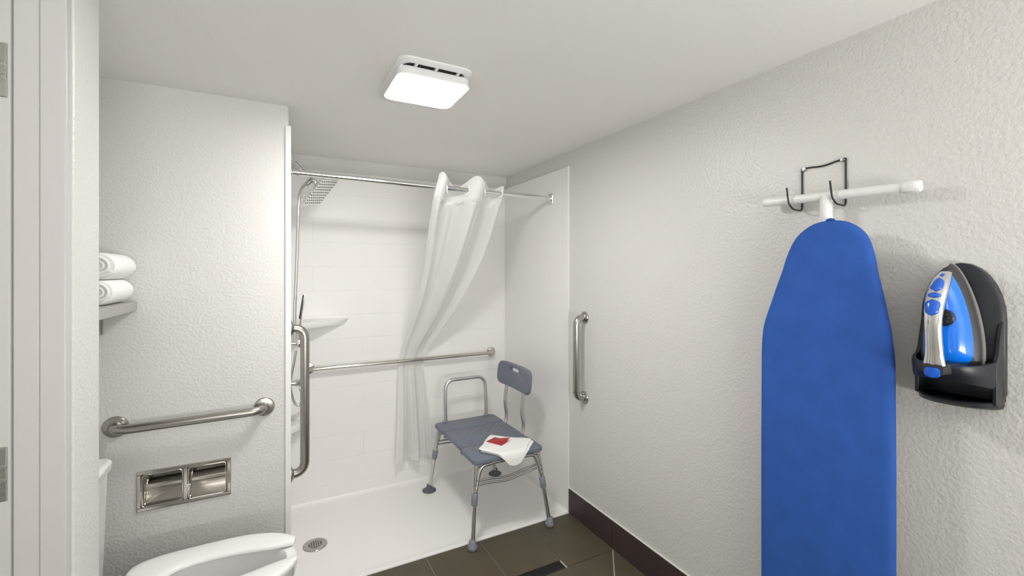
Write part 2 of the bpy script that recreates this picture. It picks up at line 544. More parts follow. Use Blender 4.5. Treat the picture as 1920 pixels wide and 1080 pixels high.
mb.rings([[(a, b, ZC - 0.010) for a, b in rrect(lx0 + .01, lx1 - .01, ly0 + .01, ly1 - .01, 0.03)],
          [(a, b, ZC - 0.014) for a, b in rrect(lx0, lx1, ly0, ly1, 0.038)],
          [(a, b, ZC - 0.0425) for a, b in rrect(lx0, lx1, ly0, ly1, 0.038)]])
mb.build('lens_rim', 'vent_frame', fl)
mb = MB()
pr = [(0.0005, 0.0426), (0.003, 0.0438), (0.010, 0.0452), (0.020, 0.0465), (0.035, 0.0475), (0.07, 0.0485)]
mb.rings([[(a, b, ZC - dz) for a, b in rrect(lx0 + s, lx1 - s, ly0 + s, ly1 - s, max(0.036 - s * 0.4, 0.01))] for s, dz in pr])
mb.build('lens', 'lens', fl)

# ------------------------------------------------------------------ grab bars
def grab_bar(name, p0, p1, nrm, off, r, rp, label, m='brushed', bend=0.05):
    p0, p1, n = Vector(p0), Vector(p1), Vector(nrm)
    t = thing(name, tuple((p0 + p1) / 2), label, 'grab bar', None)
    MB().tube(round_path([p0 + n * 0.002, p0 + n * off, p1 + n * off, p1 + n * 0.002], bend, 8), r, 20).build('rail', m, t)
    for p in (p0, p1):
        MB().lathe(p, n, [(rp, 0.0), (rp, 0.004), (rp * 0.9, 0.009), (r * 1.25, 0.011), (r * 1.05, 0.016)], 28).build('flange', m, t)
    return t
grab_bar('grab_bar', (-0.550, YW, 0.890), (-0.047, YW, 0.897), (0, -1, 0), 0.062, 0.0175, 0.041, 'brushed steel horizontal grab bar above the toilet paper holder', bend=0.055)
grab_bar('grab_bar', (XR, 2.112, 1.222), (XR, 2.112, 0.752), (-1, 0, 0), 0.062, 0.0195, 0.036, 'vertical grab bar on the grey wall right of the shower', m='nickel', bend=0.05)
grab_bar('grab_bar', (XS + 0.007, 2.325, 1.225), (XS + 0.007, 2.325, 0.540), (1, 0, 0), 0.062, 0.0205, 0.036, 'vertical grab bar at the left edge of the shower opening', m='brushed', bend=0.055)
YPB = PB - 0.0015
grab_bar('grab_bar', (0.181, YPB, 0.874), (1.468, YPB, 0.874), (0, -1, 0), 0.050, 0.0128, 0.037, 'long thin chrome grab bar across the shower back wall', m='chrome_warm', bend=0.03)

# ------------------------------------------------------------------ curtain rod
YR, ZR = 2.458, 1.978
rod = thing('curtain_rod', ((XS + XR) / 2, YR, ZR), 'chrome shower curtain rod spanning the shower', 'curtain rod')
MB().tube([(XS + 0.03, YR, ZR + 0.008), (XR - 0.035, YR, ZR - 0.008)], 0.0150, 20).build('pole', 'chrome', rod)
for xx, d, zz in ((XS + 0.007, 1, ZR + 0.008), (XR - 0.012, -1, ZR - 0.008)):
    MB().box(min(xx, xx + d * 0.006), max(xx, xx + d * 0.006), YR - 0.027, YR + 0.027, zz - 0.036, zz + 0.036).build('wall_plate', 'chrome', rod, bevel=0.004)
    MB().lathe((xx + d * 0.005, YR, zz), (d, 0, 0), [(0.024, 0), (0.024, 0.004), (0.018, 0.010), (0.0185, 0.034), (0.0155, 0.036)], 24).build('socket', 'chrome', rod)

# ------------------------------------------------------------------ shower curtain
def interp(tab, z):
    if z >= tab[0][0]: return tab[0][1]
    for (za, a), (zb, b2) in zip(tab[:-1], tab[1:]):
        if z >= zb:
            t = (za - z) / (za - zb)
            return a + (b2 - a) * t
    return tab[-1][1]
CL = [(2.05, .822), (1.98, .802), (1.91, .794), (1.716, .797), (1.517, .809), (1.30, .806), (1.066, .776), (.93, .762), (.842, .743), (.50, .728), (.18, .716)]
CR = [(2.05, 1.236), (1.985, 1.231), (1.88, 1.218), (1.725, 1.212), (1.56, 1.192), (1.40, 1.147), (1.208, 1.085), (1.04, 1.01), (.93, .955), (.80, .935), (.757, .940), (.43, .968), (.18, .978)]
YCB = 3.0975
CY = [(2.05, 2.455), (1.98, 2.458), (1.85, 2.52), (1.5, 2.742), (1.2, 2.93), (1.02, 3.045), (.93, 3.0945), (.86, YCB), (.78, 3.092), (.60, 3.076), (.18, 3.070)]
CA = [(2.05, .050), (1.98, .052), (1.7, .046), (1.3, .036), (1.0, .015), (.92, .0055), (.84, .0055), (.76, .010), (.5, .020), (.18, .026)]
def sm(tab, z):
    return (interp(tab, z + 0.03) + 2 * interp(tab, z) + interp(tab, z - 0.03)) / 4
def curtain_pt(u, z):
    xl, xr = sm(CL, z), sm(CR, z)
    w = u + 0.035 * math.sin(2 * math.pi * u) * math.sin(z * 2.3) + 0.02 * math.sin(9 * u + z * 1.5) * (1 if z < 1.9 else 0)
    x = xl + (xr - xl) * min(max(w, 0), 1)
    ph = u * 4 * math.pi + 0.6 + 0.5 * math.sin(z * 1.7)
    a = sm(CA, z)
    s = math.sin(ph)
    s = math.copysign(abs(s) ** 0.75, s)
    y = sm(CY, z) - a * s - a * 0.26 * math.sin(ph * 2.3 + z * 2.0) * (0 if z > 1.9 else 1) - a * 0.10 * math.sin(ph * 5.1 - z * 3.0) * (0 if z > 1.85 else 1)
    if z < 0.8:
        y -= 0.004 * math.sin(u * 31 + z * 3)
    return (x, y, z)
NU = 120
cur = thing('shower_curtain', (0.95, 2.80, 0.18), 'white shower curtain gathered on the rod and tucked behind the bar', 'shower curtain')
def strip(zt, zb, n, dip=None):
    rg = []
    for i in range(n + 1):
        row = []
        for j in range(NU + 1):
            u = j / NU
            top, bot = zt(u), zb(u)
            row.append(curtain_pt(u, top + (bot - top) * i / n))
        rg.append(row)
    return rg
ztop = lambda u: 2.026 + 0.024 * math.sin(u * 4 * math.pi + 0.6) + 0.012 * math.sin(u * 8 * math.pi + 1.0) - 0.035 * max(0.0, (u - 0.90) / 0.10) ** 2
zhd = lambda u: 1.905 + 0.022 * math.sin(u * 4 * math.pi + 0.9)
zbot = lambda u: 0.178 + 0.006 * math.sin(u * 17) - 0.02 * (1 - u) * 0
MB().rings(strip(ztop, zhd, 10), False, False, closed=False).build('header', 'curtain_header', cur)
MB().rings(strip(zhd, zbot, 130), False, False, closed=False).build('cloth', 'curtain_cloth', cur)
# split rings where the rod pierces the header
for j in range(1, 400):
    u0, u1 = (j - 1) / 400, j / 400
    y0, y1 = curtain_pt(u0, ZR)[1] - YR, curtain_pt(u1, ZR)[1] - YR
    if y0 * y1 < 0:
        c = Vector(curtain_pt((u0 + u1) / 2, ZR)); c.z = ZR
        tn = (Vector(curtain_pt(u1 + .01, ZR)) - Vector(curtain_pt(u0 - .01, ZR))).normalized()
        pth = [c + tn * (0.024 * math.cos(a * math.pi / 12)) + Vector((0, 0, 0.030 * math.sin(a * math.pi / 12) - 0.004)) for a in range(24)]
        MB().tube(pth, 0.0042, 8, closed=True).build('ring', 'white_plastic', cur)

# ------------------------------------------------------------------ shower fittings
XV = XS + 0.007
sh = thing('rain_shower', (XV, 2.66, 2.0), 'square chrome rain shower head on a wall arm in the shower corner', 'shower head')
F = Vector((0.4687, 0.8834, 0)); RT = Vector((0.8834, -0.4687, 0)); Z = Vector((0, 0, 1))
hc = Vector((0.222, 2.712, 1.937))
u = (RT * 0.03 + F * 0.16 + Z * 0.027); w = (RT * 0.135 + Z * 0.135)
hl_u, hl_w = u.length / 2, w.length / 2
un = u.normalized(); wn = (w - un * w.dot(un)).normalized(); nn = un.cross(wn)
if nn.z > 0: nn = -nn
def hp(a, b, t): return hc + un * a + wn * b + nn * t
MB().prism(rrect(-hl_u, hl_u, -hl_w, hl_w, 0.008, 3), hp, -0.008, 0.0).build('head_plate', 'chrome', sh, bevel=0.0015)
nz = MB()
for i in range(9):
    for j in range(8):
        a, b2 = -hl_u * 0.80 + 2 * hl_u * 0.80 * j / 7, -hl_w * 0.84 + 2 * hl_w * 0.84 * i / 8
        nz.rings([[hp(a + 0.0034 * math.cos(q * math.pi / 3), b2 + 0.0034 * math.sin(q * math.pi / 3), t) for q in range(6)] for t in (0.0, 0.002)])
noz = nz.build('nozzles', 'black', sh)
noz['kind'] = 'stuff'
top = hc - nn * 0.008
MB().tube(round_path([(XV, 2.62, 2.082), (XV + 0.028, 2.63, 2.088), (XV + 0.075, 2.66, 2.045), (XV + 0.118, 2.675, 2.006), tuple(top - nn * 0.02), tuple(top)], 0.025, 6), 0.010, 14).build('arm', 'chrome', sh)
MB().lathe((XV, 2.62, 2.082), (1, 0, 0), [(0.03, 0), (0.03, 0.004), (0.024, 0.010), (0.011, 0.012)], 24).build('wall_rose', 'chrome', sh)
MB().lathe(top - nn * 0.028, nn, [(0.010, 0), (0.017, 0.006), (0.019, 0.014), (0.015, 0.022), (0.012, 0.028)], 20).build('ball_joint', 'chrome', sh)
MB().lathe((0.178, 2.675, 2.004), (0.35, -0.1, -0.55), [(0.008, 0), (0.011, 0.004), (0.011, 0.03), (0.008, 0.034)], 16).build('diverter_knob', 'chrome', sh)

hs = thing('hand_shower', (XV, 2.60, 0.85), 'slim hand shower with metal hose and round mixer on the left shower wall', 'hand shower')
MB().tube(catmull([(0.160, 2.672, 1.990), (0.140, 2.66, 1.968), (0.118, 2.645, 1.93), (0.106, 2.63, 1.86), (0.102, 2.62, 1.75), (0.094, 2.61, 1.5), (0.086, 2.60, 1.3), (0.086, 2.60, 1.14)], 8), 0.0075, 12).build('hose', 'hose', hs)
MB().lathe((0.172, 2.674, 1.999), (-0.55, -0.3, -0.75), [(0.010, 0), (0.0125, 0.003), (0.0125, 0.014), (0.009, 0.035), (0.0078, 0.045)], 16).build('hose_nut', 'nickel', hs)
MB().tube(catmull([(0.092, 2.60, 1.075), (0.080, 2.60, 1.0), (0.066, 2.60, 0.92), (0.070, 2.60, 0.85), (0.092, 2.60, 0.792), (0.118, 2.60, 0.80), (0.130, 2.60, 0.90), (0.122, 2.60, 1.10)], 8), 0.0065, 12).build('hose', 'hose', hs)
wd = MB()
pth = [Vector((0.105, 2.60, 1.11)), Vector((0.109, 2.60, 1.20)), Vector((0.1125, 2.60, 1.235)), Vector((0.133, 2.598, 1.372))]
def flat_bar(mb, path, wy, tx):
    rg = []
    for i, p in enumerate(path):
        rg.append([p + Vector((a, b2, 0)) for a, b2 in rrect(-tx[i], tx[i], -wy[i], wy[i], min(tx[i], wy[i]) * 0.6, 3)])
    mb.rings(rg)
flat_bar(wd, pth, [0.010, 0.010, 0.013, 0.016], [0.010, 0.009, 0.005, 0.005])
wd.build('handle', 'chrome', hs)
wd = MB()
flat_bar(wd, [Vector((0.1085, 2.592, 1.245)), Vector((0.1275, 2.590, 1.368))], [0.014, 0.014], [0.0042, 0.0042])
wd.build('spray_strip', 'black', hs)
nb = MB()
for k in range(9):
    t = k / 8
    c = Vector((0.1185 + 0.017 * t, 2.585, 1.252 + 0.11 * t))
    nb.lathe(c, (1, -0.15, -0.15), [(0.0026, 0), (0.002, 0.0035)], 6)
nb = nb.build('spray_tips', 'white_plastic', hs)
nb['kind'] = 'stuff'
MB().lathe((XV, 2.60, 1.115), (1, 0, 0), [(0.026, 0), (0.026, 0.006), (0.012, 0.010), (0.012, 0.045), (0.018, 0.05), (0.018, 0.068), (0.012, 0.072)], 20).build('outlet', 'chrome', hs)
MB().lathe((0.105, 2.60, 1.095), (0, 0, 1), [(0.013, 0), (0.017, 0.008), (0.017, 0.03), (0.012, 0.036)], 18).build('holder', 'chrome', hs)
MB().lathe((XV, 2.60, 0.905), (1, 0, 0), [(0.030, 0), (0.030, 0.006), (0.016, 0.012), (0.016, 0.03), (0.021, 0.034), (0.021, 0.055), (0.015, 0.06)], 22).build('valve_body', 'chrome', hs)
MB().lathe((XV + 0.055, 2.60, 0.868), (1, 0, 0), [(0.020, 0), (0.050, 0.018), (0.052, 0.026), (0.048, 0.031)], 28).build('mixer_knob', 'nickel', hs)
MB().tube([(XV + 0.05, 2.60, 0.90), (XV + 0.055, 2.595, 0.862)], 0.006, 10).build('lever', 'chrome', hs)

# ------------------------------------------------------------------ towel shelf with rolled towels
shf = thing('towel_shelf', (-0.62, 2.0, 1.34), 'grey wall shelf carrying rolled white towels', 'shelf')
MB().box(XA, -0.484, 1.62, YW - 0.002, 1.340, 1.374).build('board', 'shelf', shf, bevel=0.0015)
for yy in (YW - 0.045, 1.70):
    MB().box(XA, XA + 0.005, yy - 0.012, yy + 0.012, 1.22, 1.340).build('bracket', 'nickel', shf)
MB().box(-0.5925, -0.5875, YW - 0.010, YW - 0.0005, 1.250, 1.341).build('bracket', 'hinge_metal', shf)
def roll(xc, zc, rx, rz, y0, y1, label, ph):
    n = 40
    t = thing('rolled_towel', (xc, (y0 + y1) / 2, zc - rz), label, 'towel', 'rolled towels on the shelf')
    rg = []
    ys = [0.0, 0.006, 0.02] + [0.02 + (y1 - y0 - 0.04) * k / 8 for k in range(1, 9)] + [y1 - y0 - 0.006, y1 - y0]
    for i, yy in enumerate(ys):
        e = min(yy, y1 - y0 - yy)
        s = 1.0 if e >= 0.02 else 0.86 + 0.14 * math.sqrt(max(0, 1 - (1 - e / 0.02) ** 2))
        s *= 1 + 0.014 * math.sin(i * 1.7 + ph)
        rg.append([(xc + rx * s * math.cos(2 * math.pi * k / n) * (1 + 0.02 * math.sin(3 * 2 * math.pi * k / n + ph)),
                    y0 + yy, zc + rz * s * math.sin(2 * math.pi * k / n)) for k in range(n)])
    MB().rings(rg).build('roll', 'towel_roll', t)
    sp = []
    for k in range(70):
        a = k / 69 * 2 * math.pi * 2.6 + ph
        q = 0.12 + 0.68 * k / 69
        sp.append((xc + rx * q * math.cos(a), y0 - 0.003, zc + rz * q * math.sin(a)))
    MB().tube(sp, 0.0042, 8).build('spiral_edge', 'towel_roll', t)
roll(-0.536, 1.3745 + 0.0445, 0.047, 0.0445, 1.985, 2.222, 'lower rolled white towel lying on the grey shelf', 0.4)
roll(-0.532, 1.3745 + 0.089 + 0.0465, 0.050, 0.0465, 1.98, 2.225, 'upper rolled white towel stacked on another towel', 2.0)

# ------------------------------------------------------------------ recessed toilet paper holder
TX0, TX1, TZ0, TZ1 = -0.487, -0.171, 0.541, 0.700
tp = thing('toilet_paper_holder', ((TX0 + TX1) / 2, YW, TZ0), 'chrome recessed double toilet paper holder under the grab bar', 'paper holder')
mb = MB()
fw = 0.014
for (a, b2, c, d) in ((TX0, TX1, TZ1 - fw, TZ1), (TX0, TX1, TZ0, TZ0 + fw), (TX0, TX0 + fw, TZ0 + fw, TZ1 - fw), (TX1 - fw, TX1, TZ0 + fw, TZ1 - fw)):
    mb.box(a, b2, YW - 0.006, YW + 0.001, c, d)
mb.build('frame', 'chrome_warm', tp, bevel=0.0025)
xm = (TX0 + TX1) / 2
MB().box(xm - 0.007, xm + 0.007, YW - 0.005, YW + 0.012, TZ0 + fw, TZ1 - fw).build('divider', 'chrome_warm', tp, bevel=0.002)
for a, b2 in ((TX0 + fw + 0.002, xm - 0.008), (xm + 0.008, TX1 - fw - 0.002)):
    # concave polished niche with a rolled lip
    rg, rl = [], []
    zb, zt = TZ0 + fw - 0.001, TZ1 - fw + 0.001
    for k in range(17):
        t = k / 16
        rg.append([(a - 0.001, YW + 0.001 + 0.030 * math.sin(math.pi * t) ** 0.8, zb + (zt - zb) * t), (b2 + 0.001, YW + 0.001 + 0.030 * math.sin(math.pi * t) ** 0.8, zb + (zt - zb) * t)])
    nch = MB().rings(rg, False, False, closed=False).build('niche', 'niche_chrome', tp)
    lip = [(x, YW - 0.003, z) for x, z in rrect(a + 0.002, b2 - 0.002, zb + 0.003, zt - 0.003, 0.010, 5)]
    MB().tube(lip, 0.0022, 8, closed=True).build('lip', 'chrome', nch)
    MB().box(a + 0.001, a + 0.013, YW - 0.004, YW + 0.004, TZ0 + fw, TZ0 + fw + 0.006).build('stop_tab', 'black', tp)

# ------------------------------------------------------------------ toilet
TY = 1.835
toi = thing('toilet', (-0.28, TY, 0.0), 'white toilet with an open-front seat beside the grab bar wall', 'toilet')
def egg(x0, x1, hw, sharp=0.0, n=36, yc=TY):
    c, a = (x0 + x1) / 2, (x1 - x0) / 2
    out = []
    for k in range(n):
        t = 2 * math.pi * k / n
        cx, sy = math.cos(t), math.sin(t)
        wfac = 1 - sharp * max(0, cx) ** 2
        ex = 0.80
        out.append((c + a * math.copysign(abs(cx) ** ex, cx), yc + hw * wfac * math.copysign(abs(sy) ** 0.85, sy)))
    return out
rg = []
for z, x0, x1, hw in ((0.0, -0.60, -0.10, 0.115), (0.04, -0.60, -0.105, 0.110), (0.16, -0.58, -0.09, 0.105), (0.27, -0.55, -0.01, 0.145), (0.36, -0.51, 0.055, 0.172), (0.41, -0.49, 0.068, 0.178), (0.437, -0.485, 0.070, 0.179), (0.444, -0.480, 0.064, 0.173)):
    rg.append([(a, b2, z) for a, b2 in egg(x0, x1, hw, 0.12)])
for z, x0, x1, hw in ((0.444, -0.35, 0.035, 0.118), (0.436, -0.345, 0.028, 0.112), (0.40, -0.34, 0.020, 0.115), (0.33, -0.31, -0.01, 0.10), (0.27, -0.27, -0.06, 0.075), (0.24, -0.23, -0.11, 0.04)):
    rg.append([(a, b2, z) for a, b2 in egg(x0, x1, hw, 0.12)])
MB().rings(rg, True, True).build('bowl', 'porcelain', toi)
half = [(-.452, 0.0), (-.452, .10), (-.442, .148), (-.40, .172), (-.33, .183), (-.15, .186), (-.06, .170), (0.0, .143), (.045, .105), (.066, .072), (.062, .052), (.035, .048),
        (-.012, .052), (-.06, .064), (-.14, .080), (-.24, .084), (-.31, .066), (-.335, .03), (-.338, 0.0)]
outer = [(a, b2) for a, b2 in half]
full = outer + [(a, -b2) for a, b2 in outer[::-1][1:-1]]
fs = catmull([(a, b2, 0) for a, b2 in full], 3, closed=True)
# build the seat as a strip between outer and inner edges so that the open ring stays a clean solid
def side_curve(pts, n):
    c = catmull([(a, b2, 0) for a, b2 in pts], 8)
    L = [0]
    for p, q in zip(c[:-1], c[1:]): L.append(L[-1] + (q - p).length)
    out = []
    for k in range(n):
        t = L[-1] * k / (n - 1)
        i = max(j for j in range(len(L)) if L[j] <= t + 1e-9)
        i = min(i, len(c) - 2)
        s = (t - L[i]) / max(L[i + 1] - L[i], 1e-9)
        out.append(c[i].lerp(c[i + 1], s))
    return out
N = 30
oc = side_curve(half[:10], N)
ic = side_curve(half[::-1][:9], N)
rg = []
for sgn in (1, -1):
    seq = range(N) if sgn == 1 else range(1, N)
    part = []
    for i in seq:
        o, q = oc[i], ic[i]
        sec = []
        for s, zz in ((0.0, 0.450), (0.0, 0.462), (0.06, 0.468), (0.2, 0.4715), (0.5, 0.472), (0.8, 0.4695), (0.95, 0.465), (1.0, 0.459), (1.0, 0.450)):
            p = o.lerp(q, s)
            sec.append((p.x, TY + sgn * p.y, zz))
        part.append(sec)
    rg = (part[::-1] if sgn == 1 else part) if sgn == 1 else rg + part
MB().rings(rg, True, True).build('seat', 'seat_plastic', toi, bevel=0.003, seg=3, ang=50)
for dy in (-0.075, 0.075):
    MB().box(-0.492, -0.455, TY + dy - 0.022, TY + dy + 0.022, 0.444, 0.474).build('seat_hinge', 'seat_plastic', toi, bevel=0.006)
# tank and lid
mb = MB()
mb.rings([[(a, b2, z) for a, b2 in rrect(x0, x1, TY - hw, TY + hw, 0.03)] for z, x0, x1, hw in ((0.40, -0.735, -0.535, 0.205), (0.44, -0.74, -0.530, 0.215), (0.796, -0.745, -0.521, 0.228))])
tank = mb.build('tank', 'porcelain', toi, bevel=0.006)
mb = MB()
mb.rings([[(a, b2, z) for a, b2 in rrect(x0, x1, TY - hw, TY + hw, 0.03)] for z, x0, x1, hw in ((0.790, -0.750, -0.514, 0.236), (0.820, -0.752, -0.511, 0.239), (0.831, -0.745, -0.518, 0.232))])
lid = mb.build('tank_lid', 'porcelain', toi, bevel=0.006, seg=3)
mb = MB()
mb.rings([[(a, b2, z) for a, b2 in rrect(-0.72, -0.42, TY - hw, TY + hw, 0.03)] for z, hw in ((0.30, 0.12), (0.40, 0.16), (0.43, 0.17))])
mb.build('tank_shelf', 'porcelain', toi, bevel=0.01)
lv = MB().tube([(-0.520, TY - 0.16, 0.72), (-0.500, TY - 0.16, 0.72), (-0.497, TY - 0.09, 0.712)], 0.006, 10).build('flush_lever', 'chrome', toi)

# ------------------------------------------------------------------ transfer bench
BX0, BX1, BY0, BY1, BZ = 0.955, 1.400, 2.232, 2.932, 0.457
be = thing('transfer_bench', (1.18, 2.58, 0.0), 'grey plastic shower transfer bench with backrest and metal legs', 'bench')
def slab(name, x0, x1, y0, y1, rr, m='bench_plastic'):
    mb = MB()
    o = rrect(x0, x1, y0, y1, rr, 5)
    i = rrect(x0 + 0.006, x1 - 0.006, y0 + 0.006, y1 - 0.006, max(rr - 0.006, 0.003), 5)
    mb.rings([[(a, b2, BZ - 0.028) for a, b2 in i], [(a, b2, BZ - 0.022) for a, b2 in o], [(a, b2, BZ - 0.007) for a, b2 in o],
              [(a, b2, BZ - 0.002) for a, b2 in rrect(x0 + 0.002, x1 - 0.002, y0 + 0.002, y1 - 0.002, max(rr - 0.002, 0.003), 5)], [(a, b2, BZ) for a, b2 in i]])
    return mb.build(name, m, be)
slab('seat_panel', BX0 - 0.004, BX1, 2.752, BY1, 0.030)
mid = slab('seat_panel', BX0 + 0.004, BX1 - 0.004, 2.450, 2.749, 0.012)
slab('seat_panel', BX0 - 0.004, BX1, BY0, 2.447, 0.034)
hm = MB()
for r_ in range(6):
    for c_ in range(5):
        cx = 1.03 + 0.075 * c_ + (0.035 if r_ % 2 else 0); cy = 2.48 + 0.045 * r_
        if cx > 1.36: continue
        hm.rings([[(cx + 0.008 * math.cos(q * math.pi / 5), cy + 0.0035 * math.sin(q * math.pi / 5), zz) for q in range(10)] for zz in (BZ - 0.002, BZ + 0.0004)])
hm = hm.build('drain_slots', 'bench_dark', be)
hm['kind'] = 'stuff'
# legs: upper tube, grey sleeve, lower extension, foot
feet = [((0.975, 2.262, 0.425), (0.931, 2.208), False), ((1.372, 2.262, 0.425), (1.421, 2.204), False),
        ((0.978, 2.905, 0.425), (0.921, 2.940), True), ((1.372, 2.905, 0.425), (1.427, 2.957), True)]
for (tx, ty, tz), (fx, fy), cup in feet:
    T0, F0 = Vector((tx, ty, tz)), Vector((fx, fy, 0.0))
    ax = (T0 - F0) / (tz)
    at = lambda z: F0 + ax * z
    leg = MB().tube([at(0.24), at(tz)], 0.0145, 16).build('leg', 'aluminium', be)
    sl = MB().tube([at(0.218), at(0.222), at(0.275), at(0.279)], [0.0165, 0.018, 0.018, 0.0165], 16).build('sleeve', 'bench_grey', leg)
    MB().tube([at(0.015), at(0.25)], 0.0122, 16).build('extension', 'aluminium', leg)
    for zz in (0.30, 0.325, 0.35):
        p = at(zz) + Vector((0, -0.0145, 0)); 
        MB().lathe(p, (0, -1, 0), [(0.0032, 0), (0.0032, 0.002)], 8).build('pin_hole', 'black', leg)
    if cup:
        prof = [(0.046, 0.0), (0.047, 0.004), (0.040, 0.009), (0.022, 0.016), (0.018, 0.026), (0.017, 0.040)]
        MB().lathe(F0 + Vector((0, 0, 0.001)), (0, 0, 1), prof, 28).build('suction_cup', 'cup_grey', leg)
    else:
        prof = [(0.024, 0.0), (0.027, 0.004), (0.027, 0.016), (0.021, 0.024), (0.019, 0.045), (0.0165, 0.048)]
        MB().lathe(F0 + Vector((0, 0, 0.0005)), (0, 0, 1), prof, 24).build('foot', 'bench_grey', leg)
# end frames under the seat and curved braces
for y, yl in ((2.262, 2.235), (2.905, 2.925)):
    MB().tube([(0.975, y, 0.418), (1.372, y, 0.418)], 0.0125, 14).build('cross_tube', 'aluminium', be)
    s = -1 if y < 2.5 else 1
    yb = y + s * 0.008
    for x0, x1, xm_ in ((0.968, 1.07, 1), (1.379, 1.275, -1)):
        MB().tube(round_path([(x0 - 0.004 * xm_, yb + s * 0.016, 0.29), (x0 + 0.014 * xm_, yb + s * 0.004, 0.36), (x0 + 0.035 * xm_, yb, 0.415), (x1, yb, 0.418)], 0.05, 8), 0.0105, 14).build('corner_brace', 'aluminium', be)
    for dz in (0.0, 0.022):
        MB().tube(round_path([(0.972, yb, 0.315 + dz), (1.05, yb, 0.313 + dz), (1.16, yb, 0.300 + dz), (1.365, yb + 0.01, 0.325 + dz)], 0.03, 4), 0.0062, 10).build('stretcher', 'aluminium', be)
for x in (1.02, 1.335):
    MB().tube([(x, 2.25, 0.416), (x, 2.915, 0.416)], 0.0115, 14).build('side_rail', 'aluminium', be)
for x, y in ((0.985, 2.47), (0.985, 2.76)):
    MB().lathe((x, y, 0.413), (-1, 0, 0), [(0.005, -0.01), (0.005, 0.012), (0.010, 0.014), (0.010, 0.022), (0.003, 0.024)], 14).build('bolt_knob', 'aluminium', be)
# arm rail
MB().tube(round_path([(1.033, 2.925, 0.40), (1.033, 2.935, 0.60), (1.040, 2.945, 0.735), (1.335, 2.945, 0.735), (1.342, 2.935, 0.60), (1.342, 2.925, 0.40)], 0.065, 8), 0.0125, 16).build('arm_rail', 'aluminium', be)
for x in (1.033, 1.342):
    MB().lathe((x, 2.926, BZ - 0.01), (0, 0, 1), [(0.019, 0), (0.019, 0.013), (0.014, 0.018)], 18).build('arm_socket', 'bench_grey', be)
# back posts and backrest
for y in (2.495, 2.735):
    MB().tube(round_path([(1.368, y, 0.41), (1.400, y, 0.455), (1.412, y, 0.50), (1.395, y, 0.60), (1.402, y, 0.66), (1.421, y, 0.80)], 0.06, 6), 0.0125, 16).build('back_post', 'aluminium', be)
bz0, bz1, by0, by1 = 0.714, 0.862, 2.388, 2.836
def bk(yy, zz, t):  # slight lean and curve
    q = (yy - (by0 + by1) / 2) / ((by1 - by0) / 2)
    return (1.404 + 0.10 * (zz - bz0) - 0.016 * q * q + t, yy, zz)
def bo(s):
    out = []
    o = rrect(by0 + s, by1 - s, bz0 + s, bz1 - s, 0.045 - s, 6)
    for a, b2 in o:
        q = (a - (by0 + by1) / 2) / ((by1 - by0) / 2)
        if b2 > (bz0 + bz1) / 2: b2 += 0.022 * (1 - q * q)
        out.append((a, b2))
    return out
hole = [(a, b2) for a, b2 in rrect(2.555, 2.675, 0.818, 0.846, 0.012, 6)]
# solid with a hand slot: ring outer -> hole, both faces
def resamp(o, n):
    P = [Vector((a, b2)) for a, b2 in o] + [Vector(o[0])]
    L = [0]
    for p, q in zip(P[:-1], P[1:]): L.append(L[-1] + (q - p).length)
    out = []
    for k in range(n):
        t = L[-1] * k / n
        i = max(j for j in range(len(L)) if L[j] <= t + 1e-9); i = min(i, len(P) - 2)
        out.append(P[i].lerp(P[i + 1], (t - L[i]) / max(L[i + 1] - L[i], 1e-9)))
    return out
def bang(o, n=72, c=(2.615, 0.832)):
    # points of an outline seen from the slot centre, at even angles
    res = []
    P = [Vector(p) for p in o]
    C = Vector(c)
    for k in range(n):
        an = 2 * math.pi * k / n
        d = Vector((math.cos(an), math.sin(an)))
        best = None
        for i in range(len(P)):
            a, b2 = P[i] - C, P[(i + 1) % len(P)] - C
            e = b2 - a
            den = d.x * e.y - d.y * e.x
            if abs(den) < 1e-12: continue
            t = (a.x * e.y - a.y * e.x) / den
            s = (a.x * d.y - a.y * d.x) / den
            if t > 0 and -1e-6 <= s <= 1 + 1e-6 and (best is None or t > best): best = t
        res.append(tuple(C + d * (best or 0.01)))
    return res
O0, O1, H0, H1 = bang(bo(0.0)), bang(bo(0.006)), bang(hole), bang([(a, b2) for a, b2 in rrect(2.551, 2.679, 0.814, 0.850, 0.014, 6)])
MBk = MB()
seqs = [(O0, 0.009), (O0, -0.006), (O1, -0.012), (H1, -0.012), (H0, -0.008), (H0, 0.011), (O1, 0.014), (O0, 0.009)]
MBk.rings([[bk(a, b2, t) for a, b2 in o] for o, t in seqs], False, False)
MBk.build('backrest', 'bench_plastic', be)

